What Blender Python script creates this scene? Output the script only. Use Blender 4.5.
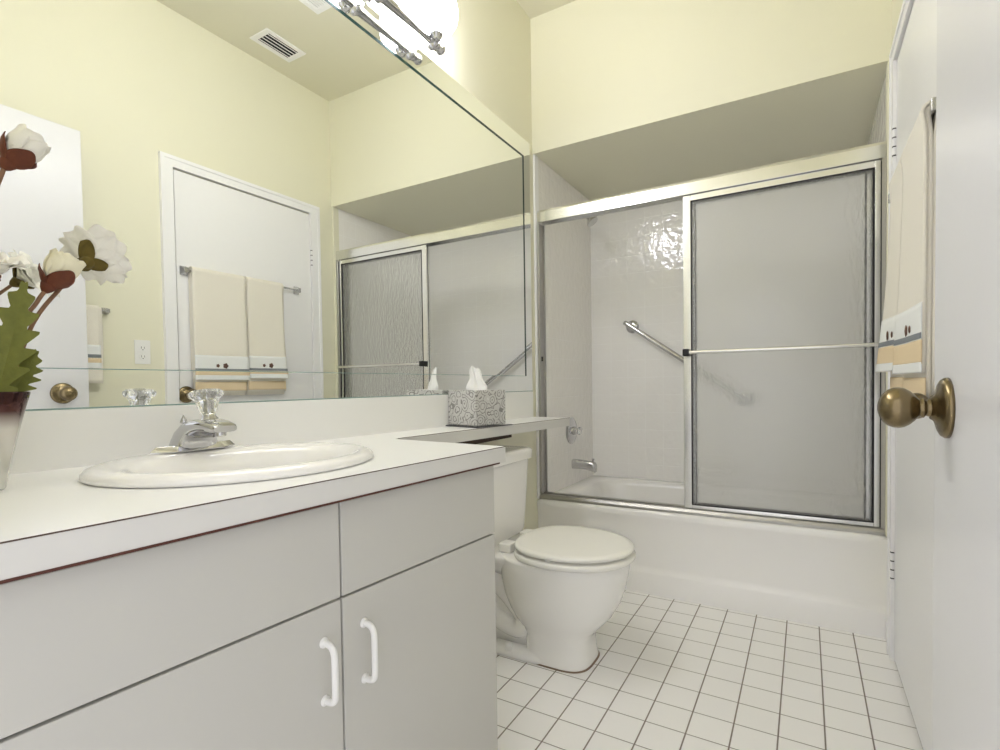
import bpy, bmesh, math, random
from mathutils import Vector, Matrix

random.seed(7)
SC = bpy.context.scene
for _o in list(bpy.data.objects):
    bpy.data.objects.remove(_o, do_unlink=True)
COL = SC.collection

# ------------------------------------------------------------------ camera
CAM_POS = Vector((1.2522, 0.0, 1.0217))
YAW, PITCH, ROLL, FPX = 0.5293, -0.0252, -0.0144, 522.82
_fw = Vector((-math.sin(YAW) * math.cos(PITCH), math.cos(YAW) * math.cos(PITCH), math.sin(PITCH)))
_rt = Vector((math.cos(YAW), math.sin(YAW), 0))
_up = _rt.cross(_fw)
_R = _rt * math.cos(ROLL) + _up * math.sin(ROLL)
_U = -_rt * math.sin(ROLL) + _up * math.cos(ROLL)
cd = bpy.data.cameras.new('camera')
cam = bpy.data.objects.new('camera', cd)
COL.objects.link(cam)
_m = Matrix((_R, _U, -_fw)).transposed().to_4x4()
_m.translation = CAM_POS
cam.matrix_world = _m
cd.sensor_width = 36.0
cd.lens = FPX / 1000 * 36
cd.shift_y = 0.0231
cd.clip_start = 0.01
SC.camera = cam

# ------------------------------------------------------------------ world, exposure
wd = bpy.data.worlds.new('world')
SC.world = wd
wd.use_nodes = True
_bg = wd.node_tree.nodes['Background']
_bg.inputs[0].default_value = (0.98, 0.97, 1.0, 1)
_bg.inputs[1].default_value = 1.2
GLOBE_STRENGTH = 24.0
SC.view_settings.view_transform = 'Standard'
SC.view_settings.look = 'None'
SC.view_settings.exposure = 0.31
SC.view_settings.gamma = 1.0
SC.view_settings.use_curve_mapping = False
try:
    SC.cycles.max_bounces = 16
    SC.cycles.diffuse_bounces = 8
    SC.cycles.glossy_bounces = 8
    SC.cycles.transmission_bounces = 12
    SC.cycles.use_denoising = True
    SC.cycles.sample_clamp_indirect = 6.0
except Exception:
    pass

# ------------------------------------------------------------------ constants of the place
W = 1.535         # room width
YF = 0.12         # inner face of the front wall
YT = 2.514        # front of the tub and of the wall above it
YB = 3.36         # back wall of the alcove
ZS = 2.242        # soffit
ZC = 2.945         # ceiling
def zc(y):        # top of the worktop (very slightly out of level)
    return 0.877 - 0.010 * y


# ------------------------------------------------------------------ materials
def srgb(r, g, b):
    f = lambda c: c / 12.92 if c <= 0.04045 else ((c + 0.055) / 1.055) ** 2.4
    return (f(r / 255), f(g / 255), f(b / 255), 1)

def new_mat(name):
    m = bpy.data.materials.new(name)
    m.use_nodes = True
    return m, m.node_tree.nodes, m.node_tree.links, m.node_tree.nodes['Principled BSDF']

def mat(name, col, rough=0.5, metal=0.0, bump=0.0, scale=60.0, var=0.0, coat=0.0, trans=0.0, ior=1.45, sheen=0.0):
    m, N, L, b = new_mat(name)
    b.inputs['Base Color'].default_value = col
    b.inputs['Roughness'].default_value = rough
    b.inputs['Metallic'].default_value = metal
    b.inputs['IOR'].default_value = ior
    if coat:
        b.inputs['Coat Weight'].default_value = coat
        b.inputs['Coat Roughness'].default_value = 0.05
    if trans:
        b.inputs['Transmission Weight'].default_value = trans
    if sheen:
        b.inputs['Sheen Weight'].default_value = sheen
    tc = N.new('ShaderNodeTexCoord')
    nz = N.new('ShaderNodeTexNoise')
    nz.inputs['Scale'].default_value = scale
    nz.inputs['Detail'].default_value = 4
    L.new(tc.outputs['Object'], nz.inputs['Vector'])
    if bump:
        bp = N.new('ShaderNodeBump')
        bp.inputs['Strength'].default_value = bump
        bp.inputs['Distance'].default_value = 0.004
        L.new(nz.outputs['Fac'], bp.inputs['Height'])
        L.new(bp.outputs['Normal'], b.inputs['Normal'])
    mx = N.new('ShaderNodeMix')
    mx.data_type = 'RGBA'
    mx.inputs['A'].default_value = tuple(c * (1 - var) for c in col[:3]) + (1,)
    mx.inputs['B'].default_value = col
    L.new(nz.outputs['Fac'], mx.inputs['Factor'])
    L.new(mx.outputs['Result'], b.inputs['Base Color'])
    return m

def emit_mat(name, col, strength):
    m, N, L, b = new_mat(name)
    b.inputs['Base Color'].default_value = (0.9, 0.9, 0.9, 1)
    b.inputs['Roughness'].default_value = 0.25
    b.inputs['Emission Color'].default_value = col
    b.inputs['Emission Strength'].default_value = strength
    return m

def math_node(N, op, a=None, b=None):
    n = N.new('ShaderNodeMath')
    n.operation = op
    for i, v in enumerate((a, b)):
        if isinstance(v, (int, float)):
            n.inputs[i].default_value = v
    return n

def tile_mat(name, tile, grout_col, tile_col, ax, off, pitch, gw, rough, wav=0.0, wavscale=30, var=0.03, gbump=0.35, grough=0.8):
    """square tiles on the plane of the two axes AX, joints OFF + k*PITCH"""
    m, N, L, b = new_mat(name)
    tc = N.new('ShaderNodeTexCoord')
    sp = N.new('ShaderNodeSeparateXYZ')
    L.new(tc.outputs['Object'], sp.inputs[0])
    masks, cells = [], []
    for k in range(2):
        s = math_node(N, 'SUBTRACT', None, off[k]); L.new(sp.outputs[ax[k]], s.inputs[0])
        d = math_node(N, 'DIVIDE', None, pitch); L.new(s.outputs[0], d.inputs[0])
        fl = math_node(N, 'FLOOR'); L.new(d.outputs[0], fl.inputs[0]); cells.append(fl)
        fr = math_node(N, 'FRACT'); L.new(d.outputs[0], fr.inputs[0])
        c = math_node(N, 'SUBTRACT', None, 0.5); L.new(fr.outputs[0], c.inputs[0])
        a = math_node(N, 'ABSOLUTE'); L.new(c.outputs[0], a.inputs[0])
        mr = N.new('ShaderNodeMapRange'); mr.clamp = True
        g = gw[k] / pitch / 2
        mr.inputs['From Min'].default_value = 0.5 - g * 1.7
        mr.inputs['From Max'].default_value = 0.5 - g * 0.6
        L.new(a.outputs[0], mr.inputs['Value'])
        masks.append(mr)
    mx = math_node(N, 'MAXIMUM'); L.new(masks[0].outputs[0], mx.inputs[0]); L.new(masks[1].outputs[0], mx.inputs[1])
    cmb = N.new('ShaderNodeCombineXYZ'); L.new(cells[0].outputs[0], cmb.inputs[0]); L.new(cells[1].outputs[0], cmb.inputs[1])
    wn = N.new('ShaderNodeTexWhiteNoise'); L.new(cmb.outputs[0], wn.inputs['Vector'])
    tv = N.new('ShaderNodeMix'); tv.data_type = 'RGBA'
    tv.inputs['A'].default_value = tuple(c * (1 - var) for c in tile_col[:3]) + (1,)
    tv.inputs['B'].default_value = tile_col
    L.new(wn.outputs['Value'], tv.inputs['Factor'])
    ns = N.new('ShaderNodeTexNoise'); ns.inputs['Scale'].default_value = 5; L.new(tc.outputs['Object'], ns.inputs['Vector'])
    gm = N.new('ShaderNodeMix'); gm.data_type = 'RGBA'
    gm.inputs['A'].default_value = grout_col
    gm.inputs['B'].default_value = tuple(min(1, c * 1.5) for c in grout_col[:3]) + (1,)
    L.new(ns.outputs['Fac'], gm.inputs['Factor'])
    cm = N.new('ShaderNodeMix'); cm.data_type = 'RGBA'
    L.new(mx.outputs[0], cm.inputs['Factor']); L.new(tv.outputs['Result'], cm.inputs['A']); L.new(gm.outputs['Result'], cm.inputs['B'])
    L.new(cm.outputs['Result'], b.inputs['Base Color'])
    rr = N.new('ShaderNodeMapRange'); L.new(mx.outputs[0], rr.inputs['Value'])
    rr.inputs['To Min'].default_value = rough; rr.inputs['To Max'].default_value = grough
    L.new(rr.outputs[0], b.inputs['Roughness'])
    inv = math_node(N, 'MULTIPLY', None, -gbump); L.new(mx.outputs[0], inv.inputs[0])
    h = inv
    if wav:
        n2 = N.new('ShaderNodeTexNoise'); n2.inputs['Scale'].default_value = wavscale; n2.inputs['Detail'].default_value = 1.5
        L.new(tc.outputs['Object'], n2.inputs['Vector'])
        ml = math_node(N, 'MULTIPLY', None, wav); L.new(n2.outputs['Fac'], ml.inputs[0])
        h = math_node(N, 'ADD'); L.new(inv.outputs[0], h.inputs[0]); L.new(ml.outputs[0], h.inputs[1])
    bp = N.new('ShaderNodeBump'); bp.inputs['Strength'].default_value = 0.6; bp.inputs['Distance'].default_value = 0.004
    L.new(h.outputs[0], bp.inputs['Height']); L.new(bp.outputs['Normal'], b.inputs['Normal'])
    return m

M = {}
M['yellow'] = mat('yellow_wall_paint', srgb(228, 226, 205), 0.55, bump=0.03, scale=140, var=0.02)
M['ceiling'] = mat('shaded_ceiling_paint', srgb(218, 215, 194), 0.7, bump=0.03, scale=120, var=0.02)  # the wall yellow made darker, with the ceiling's shade in the colour
M['white_paint'] = mat('white_gloss_paint', srgb(240, 240, 242), 0.3, bump=0.02, scale=40, var=0.015)
M['door_paint'] = mat('grey_white_door_paint', srgb(222, 222, 225), 0.3, bump=0.02, scale=40, var=0.015)
M['trim_paint'] = mat('white_trim_paint', srgb(240, 240, 242), 0.35, var=0.01)
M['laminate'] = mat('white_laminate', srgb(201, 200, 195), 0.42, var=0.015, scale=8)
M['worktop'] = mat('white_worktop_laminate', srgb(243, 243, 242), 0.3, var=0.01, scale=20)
M['edge'] = mat('shaded_worktop_edge', srgb(220, 219, 216), 0.4, var=0.01)
M['seam'] = mat('brown_laminate_seam', srgb(92, 52, 42), 0.6, var=0.3, scale=30)
M['gap'] = mat('grey_gap_shade', srgb(112, 105, 96), 0.8, var=0.1)  # dark grey that paints the shade in the gaps between fronts
M['porcelain'] = mat('white_porcelain', srgb(246, 245, 243), 0.12, coat=0.4, var=0.01, scale=6)
M['seat_white'] = mat('white_toilet_seat', srgb(244, 243, 238), 0.25, var=0.01, scale=6)
M['tub_white'] = mat('white_tub_enamel', srgb(247, 246, 246), 0.2, coat=0.3, var=0.012, scale=5)
M['chrome'] = mat('polished_chrome', (0.60, 0.60, 0.615, 1), 0.07, 1.0, var=0.02)
M['alu'] = mat('bright_aluminium', (0.84, 0.84, 0.83, 1), 0.22, 1.0, var=0.04, scale=25)
M['jamb'] = mat('grey_aluminium', (0.50, 0.49, 0.47, 1), 0.42, 1.0, var=0.05)
M['nickel'] = mat('satin_chrome', (0.62, 0.62, 0.63, 1), 0.25, 1.0, var=0.04)
M['brass'] = mat('antique_brass', (0.29, 0.225, 0.125, 1), 0.27, 1.0, var=0.45, scale=35)
M['black'] = mat('black_rubber', srgb(28, 28, 30), 0.55, var=0.1)
M['plastic'] = mat('white_plastic', srgb(238, 238, 236), 0.35, var=0.01)
M['slot'] = mat('dark_slot', srgb(60, 60, 62), 0.8, var=0.1)
M['duct'] = mat('duct_shade', srgb(26, 27, 31), 0.9, var=0.1)
M['towel'] = mat('cream_terry', srgb(245, 240, 228), 0.95, bump=0.7, scale=420, var=0.08, sheen=0.3)
M['band'] = mat('white_towel_band', srgb(238, 240, 240), 0.85, bump=0.25, scale=260, var=0.06)
M['band_stripe'] = mat('grey_towel_stripe', srgb(135, 141, 146), 0.9, bump=0.2, scale=260, var=0.1)
M['sand'] = mat('sand_towel_border', srgb(232, 212, 178), 0.9, bump=0.3, scale=260, var=0.1)
M['shell'] = mat('shell_motif', srgb(112, 84, 74), 0.8, bump=0.3, scale=200, var=0.35)
M['mirror_edge'] = mat('mirror_glass_edge', srgb(38, 70, 66), 0.15, 0.3, var=0.2, scale=15)
M['globe'] = emit_mat('lit_frosted_globe', (0.925, 0.920, 1.0, 1), GLOBE_STRENGTH)
M['petal'] = mat('white_silk_petal', srgb(245, 243, 236), 0.8, bump=0.15, scale=90, var=0.05)
M['petal_cream'] = mat('cream_silk_petal', srgb(241, 236, 212), 0.8, bump=0.15, scale=90, var=0.06)
M['sepal'] = mat('rust_sepal', srgb(112, 58, 36), 0.7, bump=0.2, scale=120, var=0.4)
M['sepal_olive'] = mat('olive_sepal', srgb(112, 96, 34), 0.7, bump=0.2, scale=90, var=0.5)
M['stem'] = mat('brown_stem', srgb(150, 116, 90), 0.7, bump=0.2, scale=150, var=0.3)
M['leaf'] = mat('green_leaf', srgb(126, 130, 60), 0.65, bump=0.3, scale=90, var=0.35)
M['rubber_white'] = mat('white_caulk', srgb(236, 235, 230), 0.6, var=0.02)
M['bronze_caulk'] = mat('stained_caulk', srgb(150, 128, 110), 0.8, var=0.4, scale=20)
M['tissue'] = mat('white_tissue_paper', srgb(248, 248, 248), 0.9, bump=0.1, scale=60, var=0.02)
M['acrylic'] = mat('clear_acrylic', (0.97, 0.98, 0.98, 1), 0.03, trans=1.0, ior=1.47)
M['slate'] = mat('grey_glass_tray', srgb(112, 112, 116), 0.12, 0.4, var=0.1)

TP, TX0, TY0 = 0.1167, 0.367, 1.4395
M['floor'] = tile_mat('white_floor_tile', None, srgb(112, 103, 96), srgb(248, 247, 246), (0, 1), (TX0, TY0), TP, (0.0036, 0.0026), 0.33, wav=0.15, wavscale=9, var=0.025)
M['wtile_xz'] = tile_mat('white_wavy_wall_tile', None, srgb(244, 243, 242), srgb(246, 245, 244), (0, 2), (0.03, 0.05), 0.112, (0.003, 0.003), 0.07, wav=1.25, wavscale=24, var=0.0, gbump=0.22, grough=0.12)
M['wtile_yz'] = tile_mat('white_wavy_end_tile', None, srgb(246, 243, 240), srgb(246, 244, 241), (1, 2), (0.03, 0.05), 0.112, (0.003, 0.003), 0.07, wav=1.25, wavscale=24, var=0.0, gbump=0.22, grough=0.12)

def mirror_material():
    m, N, L, b = new_mat('silvered_mirror')
    b.inputs['Base Color'].default_value = (0.94, 0.955, 0.94, 1)
    b.inputs['Metallic'].default_value = 1.0
    b.inputs['Roughness'].default_value = 0.0
    return m
M['mirror'] = mirror_material()

def obscure_glass(name, clear, milk):
    m, N, L, b = new_mat(name)
    b.inputs['Base Color'].default_value = (0.97, 0.975, 0.972, 1)
    b.inputs['Roughness'].default_value = 0.10
    b.inputs['Transmission Weight'].default_value = 1.0
    b.inputs['IOR'].default_value = 1.5
    tc = N.new('ShaderNodeTexCoord')
    n1 = N.new('ShaderNodeTexNoise'); n1.inputs['Scale'].default_value = 55; n1.inputs['Detail'].default_value = 2
    mp = N.new('ShaderNodeMapping'); mp.inputs['Scale'].default_value = (1.6, 1, 0.6)
    L.new(tc.outputs['Object'], mp.inputs[0]); L.new(mp.outputs[0], n1.inputs['Vector'])
    bp = N.new('ShaderNodeBump'); bp.inputs['Strength'].default_value = 0.8; bp.inputs['Distance'].default_value = 0.004
    L.new(n1.outputs['Fac'], bp.inputs['Height']); L.new(bp.outputs['Normal'], b.inputs['Normal'])
    # white scatter mixed in to brighten the pane, reflected and passed through
    df = N.new('ShaderNodeBsdfDiffuse'); df.inputs['Color'].default_value = (0.93, 0.935, 0.932, 1)
    tr = N.new('ShaderNodeBsdfTranslucent'); tr.inputs['Color'].default_value = (0.95, 0.955, 0.952, 1)
    tp = N.new('ShaderNodeBsdfTransparent'); tp.inputs['Color'].default_value = (0.985, 0.988, 0.986, 1)
    m1 = N.new('ShaderNodeMixShader'); m1.inputs[0].default_value = 0.55
    L.new(df.outputs[0], m1.inputs[1]); L.new(tr.outputs[0], m1.inputs[2])
    m3 = N.new('ShaderNodeMixShader'); m3.inputs[0].default_value = clear
    L.new(b.outputs[0], m3.inputs[1]); L.new(tp.outputs[0], m3.inputs[2])
    m2 = N.new('ShaderNodeMixShader'); m2.inputs[0].default_value = milk
    L.new(m3.outputs[0], m2.inputs[1]); L.new(m1.outputs[0], m2.inputs[2])
    L.new(m2.outputs[0], N['Material Output'].inputs['Surface'])
    return m
M['glass'] = obscure_glass('obscure_shower_glass', 0.46, 0.13)
M['glass_thin'] = obscure_glass('inner_shower_glass', 0.94, 0.03)

def scroll_pattern():
    """grey and white scrollwork print"""
    m, N, L, b = new_mat('scroll_print_card')
    tc = N.new('ShaderNodeTexCoord')
    nz = N.new('ShaderNodeTexNoise'); nz.inputs['Scale'].default_value = 30
    L.new(tc.outputs['Object'], nz.inputs['Vector'])
    mxv = N.new('ShaderNodeMix'); mxv.data_type = 'VECTOR'; mxv.inputs['Factor'].default_value = 0.02
    L.new(tc.outputs['Object'], mxv.inputs['A']); L.new(nz.outputs['Color'], mxv.inputs['B'])
    vo = N.new('ShaderNodeTexVoronoi'); vo.inputs['Scale'].default_value = 27
    L.new(mxv.outputs['Result'], vo.inputs['Vector'])
    s = math_node(N, 'MULTIPLY', None, 23.0); L.new(vo.outputs['Distance'], s.inputs[0])
    sn = math_node(N, 'SINE'); L.new(s.outputs[0], sn.inputs[0])
    cr = N.new('ShaderNodeValToRGB')
    cr.color_ramp.elements[0].position = 0.0; cr.color_ramp.elements[0].color = srgb(206, 205, 203)
    cr.color_ramp.elements[1].position = 0.75; cr.color_ramp.elements[1].color = srgb(142, 140, 138)
    e = cr.color_ramp.elements.new(0.35); e.color = srgb(226, 226, 225)
    L.new(sn.outputs[0], cr.inputs[0]); L.new(cr.outputs[0], b.inputs['Base Color'])
    b.inputs['Roughness'].default_value = 0.35
    return m
M['scroll'] = scroll_pattern()

def vase_material(z0, z1):
    """silvered glass, tinted maroon at the rim"""
    m, N, L, b = new_mat('ombre_silvered_glass')
    tc = N.new('ShaderNodeTexCoord')
    sp = N.new('ShaderNodeSeparateXYZ'); L.new(tc.outputs['Object'], sp.inputs[0])
    mr = N.new('ShaderNodeMapRange'); mr.inputs['From Min'].default_value = z0; mr.inputs['From Max'].default_value = z1
    L.new(sp.outputs[2], mr.inputs['Value'])
    cr = N.new('ShaderNodeValToRGB')
    cr.color_ramp.elements[0].position = 0.0; cr.color_ramp.elements[0].color = srgb(222, 222, 216)
    cr.color_ramp.elements[1].position = 1.0; cr.color_ramp.elements[1].color = srgb(52, 28, 27)
    e = cr.color_ramp.elements.new(0.62); e.color = srgb(206, 202, 196)
    e = cr.color_ramp.elements.new(0.80); e.color = srgb(84, 52, 48)
    L.new(mr.outputs[0], cr.inputs[0]); L.new(cr.outputs[0], b.inputs['Base Color'])
    b.inputs['Metallic'].default_value = 0.65
    b.inputs['Roughness'].default_value = 0.12
    return m


# ------------------------------------------------------------------ builders
def tag(o, label=None, cat=None, group=None, kind=None):
    if label: o['label'] = label
    if cat: o['category'] = cat
    if group: o['group'] = group
    if kind: o['kind'] = kind
    return o

def thing(name, label, cat, loc, group=None):
    o = bpy.data.objects.new(name, None)
    o.empty_display_size = 0.05
    COL.objects.link(o)
    o.location = loc
    return tag(o, label, cat, group)

def base_of(o):
    v = Vector((0, 0, 0))
    while o is not None:
        v += o.location
        o = o.parent
    return v

def obj(name, bm, m, parent=None, smooth=False, bevel=0.0, seg=2, sub=0, solid=0.0, auto=None, loc=None, label=None):
    """link one mesh object; BM is in world coordinates"""
    org = base_of(parent) if parent else Vector(loc or (0, 0, 0))
    if parent and loc:
        org = Vector(loc)
    bmesh.ops.recalc_face_normals(bm, faces=bm.faces)
    bm.transform(Matrix.Translation(-org))
    me = bpy.data.meshes.new(name)
    bm.to_mesh(me)
    bm.free()
    ms = m if isinstance(m, (list, tuple)) else [m]
    for x in ms:
        me.materials.append(x)
    if smooth:
        for p in me.polygons:
            p.use_smooth = True
    o = bpy.data.objects.new(name, me)
    COL.objects.link(o)
    if parent:
        o.parent = parent
        o.location = org - base_of(parent)
    else:
        o.location = org
    if solid:
        md = o.modifiers.new('solid', 'SOLIDIFY'); md.thickness = solid; md.offset = 0
    if bevel:
        md = o.modifiers.new('bevel', 'BEVEL'); md.width = bevel; md.segments = seg; md.limit_method = 'ANGLE'
        md.angle_limit = math.radians(40)
        for p in me.polygons:
            p.use_smooth = True
        md2 = o.modifiers.new('wn', 'WEIGHTED_NORMAL'); md2.keep_sharp = False
    if sub:
        md = o.modifiers.new('sub', 'SUBSURF'); md.levels = sub; md.render_levels = sub
    if auto is not None:
        for p in me.polygons:
            p.use_smooth = True
        bm2 = bmesh.new(); bm2.from_mesh(me)
        for e in bm2.edges:
            if len(e.link_faces) == 2 and e.calc_face_angle(0) > math.radians(auto):
                e.smooth = False
        bm2.to_mesh(me); bm2.free()
    if label:
        o['label'] = label
    return o

def B(*boxes):
    bm = bmesh.new()
    for b in boxes:
        add_box(bm, *b)
    return bm

def add_box(bm, lo, hi):
    v = [bm.verts.new((x, y, z)) for x in (lo[0], hi[0]) for y in (lo[1], hi[1]) for z in (lo[2], hi[2])]
    for f in ((0, 1, 3, 2), (4, 6, 7, 5), (0, 4, 5, 1), (2, 3, 7, 6), (0, 2, 6, 4), (1, 5, 7, 3)):
        bm.faces.new([v[i] for i in f])

def add_prism(bm, poly, z0, z1):
    """poly: [(x, y)], z0/z1: number or function of (x, y)"""
    f = lambda z, p: z(*p) if callable(z) else z
    a = [bm.verts.new((p[0], p[1], f(z0, p))) for p in poly]
    b = [bm.verts.new((p[0], p[1], f(z1, p))) for p in poly]
    n = len(poly)
    bm.faces.new(a[::-1]); bm.faces.new(b)
    for i in range(n):
        bm.faces.new((a[i], a[(i + 1) % n], b[(i + 1) % n], b[i]))

def add_rings(bm, rings, cap0=True, cap1=True, closed=True):
    R = [[bm.verts.new(p) for p in r] for r in rings]
    n = len(R[0])
    for a, b in zip(R, R[1:]):
        for i in range(n if closed else n - 1):
            j = (i + 1) % n
            bm.faces.new((a[i], a[j], b[j], b[i]))
    if cap0: bm.faces.new(R[0][::-1])
    if cap1: bm.faces.new(R[-1])
    return R

def frame_of(d):
    d = Vector(d).normalized()
    a = Vector((0, 0, 1)) if abs(d.z) < 0.9 else Vector((1, 0, 0))
    u = d.cross(a).normalized()
    return d, u, d.cross(u).normalized()

def add_tube(bm, pts, rad, seg=14, caps=True):
    pts = [Vector(p) for p in pts]
    n = len(pts)
    rs = rad if isinstance(rad, (list, tuple)) else [rad] * n
    rings = []
    _, u, _ = frame_of(pts[1] - pts[0])
    for i, p in enumerate(pts):
        t = (pts[min(i + 1, n - 1)] - pts[max(i - 1, 0)]).normalized()
        u = (u - t * u.dot(t)).normalized()
        v = t.cross(u)
        rings.append([p + (u * math.cos(2 * math.pi * k / seg) + v * math.sin(2 * math.pi * k / seg)) * rs[i] for k in range(seg)])
    add_rings(bm, rings, caps, caps)

def add_lathe(bm, c, d, prof, seg=32, cap0=True, cap1=True):
    """prof: [(distance along d, radius)]"""
    d, u, v = frame_of(d)
    c = Vector(c)
    rings = [[c + d * h + (u * math.cos(2 * math.pi * k / seg) + v * math.sin(2 * math.pi * k / seg)) * max(r, 1e-4) for k in range(seg)] for h, r in prof]
    add_rings(bm, rings, cap0, cap1)

def lathe(c, d, prof, seg=32):
    bm = bmesh.new(); add_lathe(bm, c, d, prof, seg); return bm

def tube(pts, r, seg=14):
    bm = bmesh.new(); add_tube(bm, pts, r, seg); return bm

def smooth_path(pts, n=8):
    """Catmull-Rom through pts"""
    P = [Vector(p) for p in pts]
    P = [P[0] * 2 - P[1]] + P + [P[-1] * 2 - P[-2]]
    out = []
    for i in range(1, len(P) - 2):
        for k in range(n):
            t = k / n
            a, b, c, d = P[i - 1], P[i], P[i + 1], P[i + 2]
            out.append(0.5 * ((2 * b) + (c - a) * t + (2 * a - 5 * b + 4 * c - d) * t * t + (3 * b - a - 3 * c + d) * t ** 3))
    out.append(P[-2])
    return out

def superellipse(cx, cy, rx, ry, z, n=48, e=2.0, rot=0):
    r = []
    for k in range(n):
        t = 2 * math.pi * k / n
        c, s = math.cos(t), math.sin(t)
        r.append(Vector((cx + rx * math.copysign(abs(c) ** (2 / e), c), cy + ry * math.copysign(abs(s) ** (2 / e), s), z)))
    return r

def structure(name, bm, m, **k):
    o = obj(name, bm, m, **k)
    o['kind'] = 'structure'
    return o


# ================================================================== THE ROOM
structure('floor', B(((-0.1, -0.9, -0.08), (W + 0.1, YT + 0.02, 0))), M['floor'])
structure('ceiling', B(((-0.1, YF - 0.1, ZC), (W + 0.1, YT + 0.1, ZC + 0.1))), M['ceiling'])
structure('wall_left', B(((-0.1, YF - 0.1, 0), (0, YB + 0.1, ZC))), M['yellow'])
DY0, DY1, DZ = 1.475, 2.325, 2.145        # closet door opening in the right wall
structure('wall_right', B(((W, YF - 0.1, 0), (W + 0.1, DY0, ZC)), ((W, DY1, 0), (W + 0.1, YB + 0.1, ZC)),
                          ((W, DY0, DZ), (W + 0.1, DY1, ZC)), ((W + 0.06, DY0, 0), (W + 0.1, DY1, DZ))), M['yellow'])
structure('wall_front', B(((0, YF - 0.1, 0), (0.54, YF, ZC)), ((0.54, YF - 0.1, 2.14), (1.46, YF, ZC)), ((1.46, YF - 0.1, 0), (W, YF, ZC))), M['yellow'])
structure('wall_back', B(((0, YT, ZS), (W, YB + 0.1, ZC))), M['yellow'])              # dropped bulkhead over the tub
structure('wall_alcove_back', B(((0, YB, 0), (W, YB + 0.1, ZS))), M['wtile_xz'])
structure('wall_alcove_left', B(((0, 2.565, 0.36), (0.008, YB, ZS))), M['wtile_yz'])
structure('wall_alcove_right', B(((W - 0.008, 2.565, 0.36), (W, YB, ZS))), M['wtile_yz'])
structure('trim_1', B(((0, 2.518, 0.405), (0.012, 2.565, ZS))), M['trim_paint'], bevel=0.003)
structure('trim_2', B(((W - 0.012, 2.518, 0.405), (W, 2.565, ZS))), M['yellow'], bevel=0.003)

# closet door in the right wall, its casing, and the baseboard
def casing(bm):
    y0, y1, z = 1.415, 2.395, 2.20
    for lo, hi in (((W - 0.017, y0, 0), (W, DY0, z)), ((W - 0.017, DY1, 0), (W, y1, z)), ((W - 0.017, DY0, DZ), (W, DY1, z))):
        add_box(bm, lo, hi)
    for lo, hi in (((W - 0.021, y0, 0), (W - 0.017, y0 + 0.018, z)), ((W - 0.021, y1 - 0.018, 0), (W - 0.017, y1, z)), ((W - 0.021, y0 + 0.018, z - 0.018), (W - 0.017, y1 - 0.018, z))):
        add_box(bm, lo, hi)
bm = bmesh.new(); casing(bm)
structure('trim_3', bm, M['trim_paint'])

def hinge(parent, y, z):
    o = obj('hinge', tube([(W - 0.012, y, z - 0.045), (W - 0.012, y, z + 0.045)], 0.006, 10), M['trim_paint'], parent, auto=40, label='painted hinge barrel')
    bm = bmesh.new()
    for k in (-0.047, -0.016, 0.016, 0.047):
        add_lathe(bm, (W - 0.012, y, z + k - 0.002), (0, 0, 1), [(0, 0.0068), (0.004, 0.0068)], 10)
    obj('hinge_pin', bm, M['slot'], o, auto=40, label='bare dark hinge pin')

def door_knob(parent, p, d):
    """round passage knob on a rose; p on the door's face, d out of the door"""
    rose = [(0, 0.043), (0.004, 0.043), (0.008, 0.040), (0.011, 0.034), (0.013, 0.026), (0.016, 0.019), (0.02, 0.016)]
    o = obj('rose', lathe(p, d, rose, 40), M['brass'], parent, smooth=True, label='antique brass rose')
    q = Vector(p) + Vector(d) * 0.018
    neck = [(0, 0.015), (0.004, 0.0125), (0.008, 0.0115), (0.010, 0.0145), (0.013, 0.0145), (0.0145, 0.0125), (0.017, 0.014), (0.021, 0.019), (0.027, 0.0245),
            (0.034, 0.0285), (0.041, 0.030), (0.048, 0.0292), (0.055, 0.0265), (0.061, 0.0215), (0.0655, 0.014), (0.068, 0.006)]
    neck = [(h * 0.93, r) for h, r in neck]
    k = obj('knob', lathe(q, d, neck, 40), M['brass'], parent, smooth=True, label='antique brass egg-shaped knob')
    return o

door2 = thing('door_2', 'white flush closet door in casing with towel bar mounted on it', 'door', (W, DY0, 0))
tag(door2, kind='structure')
obj('door_slab', B(((W - 0.006, DY0 + 0.009, 0.012), (W + 0.03, DY1 - 0.004, DZ - 0.008))), M['white_paint'], door2)
door_knob(door2, (W - 0.006, DY0 + 0.040, 0.960), (-1, 0, 0))
for z in (0.35, 1.86):
    hinge(door2, DY1 + 0.004, z)
structure('baseboard_right', B(((W - 0.012, DY1 + 0.072, 0), (W, YT - 0.002, 0.085)), ((W - 0.012, YF, 0), (W, 1.413, 0.085))), M['trim_paint'], bevel=0.003)

# entry door, folded back against the right wall
door1 = thing('door_1', 'white entry door swung open along the right wall with brass knob', 'door', (1.44, 0.15, 0))
tag(door1, kind='structure')
obj('door_slab', B(((1.426, 0.15, 0.012), (1.461, 1.05, 2.125))), M['door_paint'], door1, bevel=0.0015)
door_knob(door1, (1.426, 0.957, 0.980), (-1, 0, 0))
obj('latch_plate', B(((1.434, 1.0502, 0.95), (1.453, 1.0512, 1.006))), M['brass'], door1, label='brass latch plate')

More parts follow.
